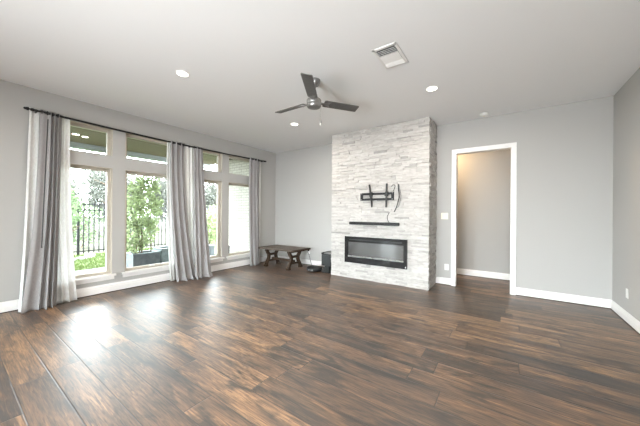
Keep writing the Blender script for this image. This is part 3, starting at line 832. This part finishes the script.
# ------------------------------------------------------------------ ceiling things
hx, hy, hz = -2.022, 2.748, 2.76
t = thing('ceiling_fan', 'ceiling fan with three dark grey wooden blades and nickel motor', 'ceiling fan', (-2.015, 2.757, H))
bm = B(); lathe(bm, [(0.02, 0.0), (0.068, 0.0), (0.068, -0.02), (0.060, -0.05), (0.042, -0.075), (0.018, -0.085)], (-2.015, 2.757, H), 32)
obj('canopy', bm, M['nickel'], t, True)
bm = B(); cyl(bm, (-2.016, 2.756, H - 0.08), (hx, hy, hz + 0.05), 0.0125, seg=16)
obj('downrod', bm, M['nickel'], t, True)
bm = B(); lathe(bm, [(0.014, 0.09), (0.03, 0.085), (0.034, 0.06), (0.05, 0.052), (0.086, 0.044), (0.094, 0.03), (0.094, -0.005), (0.090, -0.012)], (hx, hy, hz), 36)
obj('motor_housing', bm, M['nickel'], t, True)
bm = B(); lathe(bm, [(0.090, -0.012), (0.093, -0.016), (0.093, -0.042), (0.082, -0.058), (0.05, -0.066), (0.01, -0.067)], (hx, hy, hz), 36)
obj('switch_housing', bm, M['nickel'], t, True)
for ang, ln in ((-60.4, 0.685), (179.7, 0.645), (55.5, 0.625)):
    A_ = Matrix.Translation((hx, hy, hz + 0.012)) @ Matrix.Rotation(math.radians(ang), 4, 'Z') @ Matrix.Rotation(math.radians(-13), 4, 'X')
    b2 = bmesh.new()
    prism(b2, [(0.135, -0.058), (0.16, -0.064), (ln - 0.008, -0.064), (ln, -0.058), (ln, 0.058), (ln - 0.008, 0.064), (0.16, 0.064), (0.135, 0.058)], 'z', -0.004, 0.004)
    for v in b2.verts: v.co = A_ @ v.co
    bl = obj('blade', b2, M['bladewood'], t)
    b2 = bmesh.new()
    prism(b2, [(0.07, -0.022), (0.15, -0.02), (0.215, -0.045), (0.225, -0.04), (0.20, 0.0), (0.225, 0.04), (0.215, 0.045), (0.15, 0.02), (0.07, 0.022)], 'z', -0.010, -0.0042)
    for s in (-0.034, 0.034): cyl(b2, (0.205, s, -0.014), (0.205, s, -0.009), 0.007, seg=10)
    for v in b2.verts: v.co = A_ @ v.co
    obj('blade_iron', b2, M['nickel'], bl)
for (ox, oy), ln, m_ in (((0.062, 0.055), 0.205, M['white']), ((0.079, 0.045), 0.18, M['nickel'])):
    bm = B(); x, y = hx + ox, hy + oy
    cyl(bm, (x, y, hz - 0.04), (x, y, hz - 0.04 - ln), 0.0009, seg=6)
    ch = obj('pull_chain', bm, M['nickel'], t, True)
    bm = B(); lathe(bm, [(0.002, 0.02), (0.006, 0.0), (0.009, -0.018), (0.004, -0.026)], (x, y, hz - 0.04 - ln - 0.015), 12)
    obj('pull_knob', bm, m_, ch, True)

def downlight(x, y, label, zc=H, r=0.079, power=27, m_=None, group='round recessed ceiling lights', spot=True):
    t = thing('recessed_light', label, 'ceiling light', (x, y, zc), group)
    bm = B(); lathe(bm, [(r * 0.80, -0.004), (r * 0.86, -0.009), (r, -0.006), (r * 1.02, 0.0), (r * 0.80, 0.0)], (x, y, zc), 36)
    obj('trim_ring', bm, M['white'], t, True)
    bm = B(); lathe(bm, [(0.001, -0.0055), (r * 0.5, -0.0055), (r * 0.82, -0.0045)], (x, y, zc), 36)
    obj('lens', bm, M['lamp'], t, True)
    if power:
        d = bpy.data.lights.new('downlight_glow', 'AREA'); d.shape = 'DISK'; d.size = r * 1.5
        d.energy = power; d.color = (1.0, 0.92, 0.82)
        o = bpy.data.objects.new('downlight_glow', d); COL.objects.link(o)
        o.location = (0, 0, -0.012); o.parent = t
    return t
downlight(-3.275, 1.707, 'lit round recessed light nearest the camera, over the window side')
downlight(-0.824, 3.834, 'lit round recessed light in front of the doorway side of the stone')
downlight(-3.325, 3.892, 'small lit round recessed light beyond the fan blade')
for x, y in ((-0.82, 1.4), (-3.3, -0.8), (-0.82, -1.2), (0.5, -2.4)):  # out-of-view fixtures added to supply more room light
    downlight(x, y, 'unseen round recessed light added to brighten the room')
th = downlight(-1.25, 6.2, 'warm hall ceiling light beyond the doorway', 2.75, 0.08, 0, group='hall lights')
d = bpy.data.lights.new('hall_glow', 'POINT'); d.energy = 48; d.color = (1.0, 0.70, 0.40); d.shadow_soft_size = 0.06
o = bpy.data.objects.new('hall_glow', d); COL.objects.link(o); o.location = (0, 0, -0.08); o.parent = th
downlight(-7.633, 1.832, 'round glowing disc in the patio ceiling seen through the transom window', 3.0, 0.065, 0, group='patio discs')  # glowing disc with a ring, set in the patio ceiling

t = thing('ceiling_vent', 'white square air vent with louvres in the ceiling', 'vent', (-1.02, 2.795, H))
vx0, vx1, vy0, vy1 = -1.155, -0.895, 2.585, 3.005
bm = B()
for a_ in ((vx0, vx1, vy0, vy0 + 0.035), (vx0, vx1, vy1 - 0.035, vy1), (vx0, vx0 + 0.03, vy0, vy1), (vx1 - 0.03, vx1, vy0, vy1)):
    bx(bm, *a_, H - 0.012, H - 0.0005, 0.004)
obj('frame', bm, M['white'], t)
M['ventdark'] = mat('vent_throat', (0.10, 0.10, 0.10), 0.7, var=0.1)
obj('throat', box1(vx0 + 0.02, vx1 - 0.02, vy0 + 0.02, vy1 - 0.02, H - 0.003, H - 0.0008), M['ventdark'], t)
bm = B()
for i in range(13):
    y = vy0 + 0.055 + i * (vy1 - vy0 - 0.11) / 12
    ang = math.radians(40 if i < 4 else (-12 if i < 10 else -42))
    bx(bm, vx0 + 0.03, vx1 - 0.03, y - 0.014, y + 0.014, H - 0.0165, H - 0.0145, 0, Matrix.Rotation(ang, 4, 'X'))
obj('louvres', bm, M['white'], t)

t = thing('smoke_detector', 'small round white smoke detector by the back wall', 'smoke detector', (-0.30, 5.30, H))
bm = B(); lathe(bm, [(0.01, -0.035), (0.045, -0.034), (0.058, -0.026), (0.062, -0.012), (0.068, -0.01), (0.068, 0.0), (0.01, 0.0)], (-0.30, 5.30, H), 32)
obj('body', bm, M['white'], t, True)
bm = B(); lathe(bm, [(0.001, -0.040), (0.012, -0.040), (0.014, -0.034)], (-0.30, 5.30, H), 16)
obj('test_button', bm, M['cream'], t, True)

# ------------------------------------------------------------------ garden
random.seed(77)
fx = -12.1
t = thing('garden_fence', 'black metal picket fence along the back of the lawn', 'fence', (fx, 5, GZ))
ys = [1.02 + 1.72 * i for i in range(-1, 6)]
for y in ys:
    bm = B(); bx(bm, fx - 0.035, fx + 0.035, y - 0.035, y + 0.035, GZ, 1.72, 0.004); bx(bm, fx - 0.042, fx + 0.042, y - 0.042, y + 0.042, 1.72, 1.735, 0.004)
    obj('post', bm, M['black'], t)
for y, y2 in zip(ys, ys[1:]):
    bm = B()
    for z in (GZ + 0.12, 1.40, 1.60): bx(bm, fx - 0.012, fx + 0.012, y + 0.035, y2 - 0.035, z - 0.018, z + 0.018)
    nn = 12
    for i in range(1, nn):
        yy_ = y + (y2 - y) * i / nn; bx(bm, fx - 0.012, fx + 0.012, yy_ - 0.015, yy_ + 0.015, GZ + 0.04, 1.66)
    obj('picket_panel', bm, M['black'], t)

def leaves(bm, c, rad, n, size, rnd, shell=0.0):
    c = Vector(c)
    for _ in range(n):
        while True:
            p = Vector((rnd.uniform(-1, 1), rnd.uniform(-1, 1), rnd.uniform(-1, 1)))
            if shell < p.length < 1: break
        nz_ = noise.noise(p * 2.3 + c)
        if nz_ < -0.15: continue
        p = Vector((p.x * rad[0], p.y * rad[1], p.z * rad[2])) + c
        a_ = Vector((rnd.gauss(0, 1), rnd.gauss(0, 1), rnd.gauss(0, 1))).normalized(); b_ = a_.orthogonal().normalized()
        s = size * rnd.uniform(0.6, 1.3)
        vs = [bm.verts.new(p + a_ * s), bm.verts.new(p + b_ * s * 0.45), bm.verts.new(p - a_ * s), bm.verts.new(p - b_ * s * 0.45)]
        bm.faces.new(vs)

def tree(name, label, cat, x, y, h, rad, n, size, m_, seed, trunk=0.09, low=0.35, group=None, stems=1):
    rnd = random.Random(seed)
    t = thing(name, label, cat, (x, y, GZ), group)
    bm = B()
    for s in range(stems):
        ox, oy = (0, 0) if stems == 1 else (rnd.uniform(-.15, .15), rnd.uniform(-.15, .15))
        base = Vector((x + ox, y + oy, GZ)); top = Vector((x + ox * 3 + rnd.uniform(-.2, .2), y + oy * 3 + rnd.uniform(-.2, .2), GZ + h * 0.8))
        P = [base.lerp(top, q / 6) + Vector((rnd.uniform(-.04, .04), rnd.uniform(-.04, .04), 0)) * (q > 0) for q in range(7)]
        tube(bm, P, [trunk * (1 - q / 8) for q in range(7)], 8)
        for _ in range(6):
            q = rnd.uniform(low, 0.8); st = base.lerp(top, q)
            d = Vector((rnd.uniform(-1, 1) * rad[0] * .8, rnd.uniform(-1, 1) * rad[1] * .8, rnd.uniform(0.2, 0.5) * h * .4))
            tube(bm, [st, st + d * .5 + Vector((0, 0, .05)), st + d], [trunk * .4, trunk * .25, trunk * .1], 6)
    obj('trunk', bm, M['bark'], t, True)
    bm = B(); cz = GZ + h - rad[2]
    leaves(bm, (x, y, cz), rad, n, size, rnd)
    for _ in range(5):
        leaves(bm, (x + rnd.uniform(-.6, .6) * rad[0], y + rnd.uniform(-.6, .6) * rad[1], cz + rnd.uniform(-.5, .6) * rad[2]), tuple(r_ * .5 for r_ in rad), n // 5, size, rnd)
    obj('foliage', bm, m_, t)
    return t
tree('young_tree', 'bright green young tree with a brown trunk in front of the fence', 'tree', -11.5, 2.28, 2.35, (0.5, 0.42, 0.75), 900, 0.07, M['leaf2'], 1, 0.07)
BG = 'pale trees beyond the fence'
for i, (x, y, h, r) in enumerate(((-24, 3.6, 4.8, 1.9), (-24, 7.6, 5.4, 1.95), (-24.5, 11.7, 4.9, 2.0), (-24, 15.8, 5.2, 1.95), (-24.5, 19.9, 5.0, 2.0), (-33, 5.0, 6.4, 2.4), (-33, 10.4, 6.8, 2.6), (-33.5, 16.2, 6.2, 2.7))):
    tree('pale_tree', 'pale leafy tree in the haze beyond the metal fence', 'tree', x, y, h, (r, r, h * 0.46), 3200, 0.13, M['leafpale'], 20 + i, 0.16, 0.2, BG)
for i, (x, y, h, r) in enumerate(((-14.5, 3.4, 1.95, 0.9), (-14.8, 5.4, 1.8, 0.95))):
    tree('shrub', ('rounded green shrub just behind the fence near the young tree', 'low green shrub behind the fence and the tall planter bush')[i], 'shrub', x, y, h, (r, r, h * .5), 800, 0.08, M['leaf2'], 40 + i, 0.03, 0.1)
tree('hedge_shrub', 'dense green shrub by the fence seen past the middle curtains', 'shrub', -11.2, 7.15, 1.9, (0.7, 0.75, 0.95), 1800, 0.07, M['leaf'], 50, 0.04, 0.1)

def planter(name, label, x0, x1, y0, y1, zt, m_, ribs=0):
    t = thing(name, label, 'planter', ((x0 + x1) / 2, (y0 + y1) / 2, -0.11))
    bm = B(); w_ = 0.03
    for a_ in ((x0, x0 + w_, y0, y1), (x1 - w_, x1, y0, y1), (x0 + w_, x1 - w_, y0, y0 + w_), (x0 + w_, x1 - w_, y1 - w_, y1)):
        bx(bm, *a_, -0.11, zt)
    for i in range(ribs):
        yy_ = y0 + (y1 - y0) * (i + 0.5) / ribs; bx(bm, x1 - 0.002, x1 + 0.012, yy_ - 0.03, yy_ + 0.03, -0.09, zt - 0.03, 0.004)
    obj('box', bm, m_, t)
    bm = B()
    for a_ in ((x0 - .02, x0 + .04, y0 - .02, y1 + .02), (x1 - .04, x1 + .02, y0 - .02, y1 + .02), (x0, x1, y0 - .02, y0 + .04), (x0, x1, y1 - .04, y1 + .02)):
        bx(bm, *a_, zt, zt + 0.025, 0.003)
    obj('rim', bm, M['planterpale'], t)
    obj('soil', box1(x0 + w_, x1 - w_, y0 + w_, y1 - w_, zt - 0.1, zt - 0.03), M['soil'], t)
    return t
planter('planter_box', 'dark grey planter box on the patio under the tall green bush', -8.35, -7.86, 2.86, 3.50, 0.23, M['planter'])
planter('planter_box', 'pale teal ribbed planter box beside the dark grey planter', -8.40, -7.86, 3.56, 4.20, 0.30, M['planterpale'], 5)
planter('planter_box', 'dark planter box glimpsed past the middle curtains', -8.3, -7.8, 4.75, 5.16, 0.25, M['planter'])
rnd = random.Random(9)
t = thing('tall_bush', 'tall airy light green bush growing in the dark grey planter', 'bush', (-8.1, 3.18, 0.2))
bm = B()
for i in range(7):
    P = [Vector((-8.1 + rnd.uniform(-.1, .1), 3.18 + rnd.uniform(-.2, .2), 0.14))]
    for q in range(5): P.append(P[-1] + Vector((rnd.uniform(-.08, .08), rnd.uniform(-.10, .10), 0.36)))
    tube(bm, P, [0.016 - 0.0022 * q for q in range(6)], 6)
obj('stems', bm, M['bark'], t, True)
bm = B()
for c_, r_, n_ in (((-8.1, 3.2, 1.55), (0.36, 0.47, 0.78), 2300), ((-8.1, 3.1, 0.85), (0.36, 0.46, 0.5), 1200), ((-8.1, 3.3, 2.1), (0.25, 0.3, 0.4), 400), ((-8.1, 3.0, 0.45), (0.22, 0.25, 0.2), 250)):
    leaves(bm, c_, r_, n_, 0.05, rnd)
obj('foliage', bm, M['leaf'], t)
t = thing('garden_edging', 'pale curved stone edging around the young tree', 'edging', (-11.3, 2.15, GZ))
bm = B()
for i in range(9):
    a0 = -PI * 0.55 + i * PI * 1.1 / 8
    bx(bm, -11.5 + .62 * math.cos(a0) - .11, -11.5 + .62 * math.cos(a0) + .11, 2.3 + .62 * math.sin(a0) - .09, 2.3 + .62 * math.sin(a0) + .09, GZ, GZ + 0.07, 0.015, Matrix.Rotation(a0, 4, 'Z'))
obj('stones', bm, M['stoneedge'], t)
t = thing('patio_lantern', 'slim dark post lantern standing outside by the brick wall', 'lantern', (-6.62, 4.78, -0.11))
bm = B(); bx(bm, -6.67, -6.57, 4.73, 4.83, -0.11, 0.33, 0.006); bx(bm, -6.685, -6.555, 4.715, 4.845, 0.33, 0.36, 0.006)
obj('body', bm, M['planter'], t)
bm = B(); prism(bm, [(-6.68, 0.36), (-6.56, 0.36), (-6.60, 0.385), (-6.64, 0.385)], 'y', 4.73, 4.83); obj('cap', bm, M['black'], t)
# grass blades standing in the visible part of the lawn
rnd = random.Random(4)
bm = B()
for _ in range(9000):
    x = rnd.uniform(-12.0, -8.7); y = rnd.uniform(1.3, 5.5); a0 = rnd.uniform(0, 2 * PI); hh = rnd.uniform(0.03, 0.07)
    d = Vector((math.cos(a0), math.sin(a0), 0)) * 0.012; p = Vector((x, y, GZ))
    bm.faces.new([bm.verts.new(p - d), bm.verts.new(p + d), bm.verts.new(p + Vector((rnd.uniform(-.02, .02), rnd.uniform(-.02, .02), hh)))])
o = tag(obj('grass', bm, M['grass']), 'short bright green lawn grass in front of the fence', 'grass', None, 'stuff')
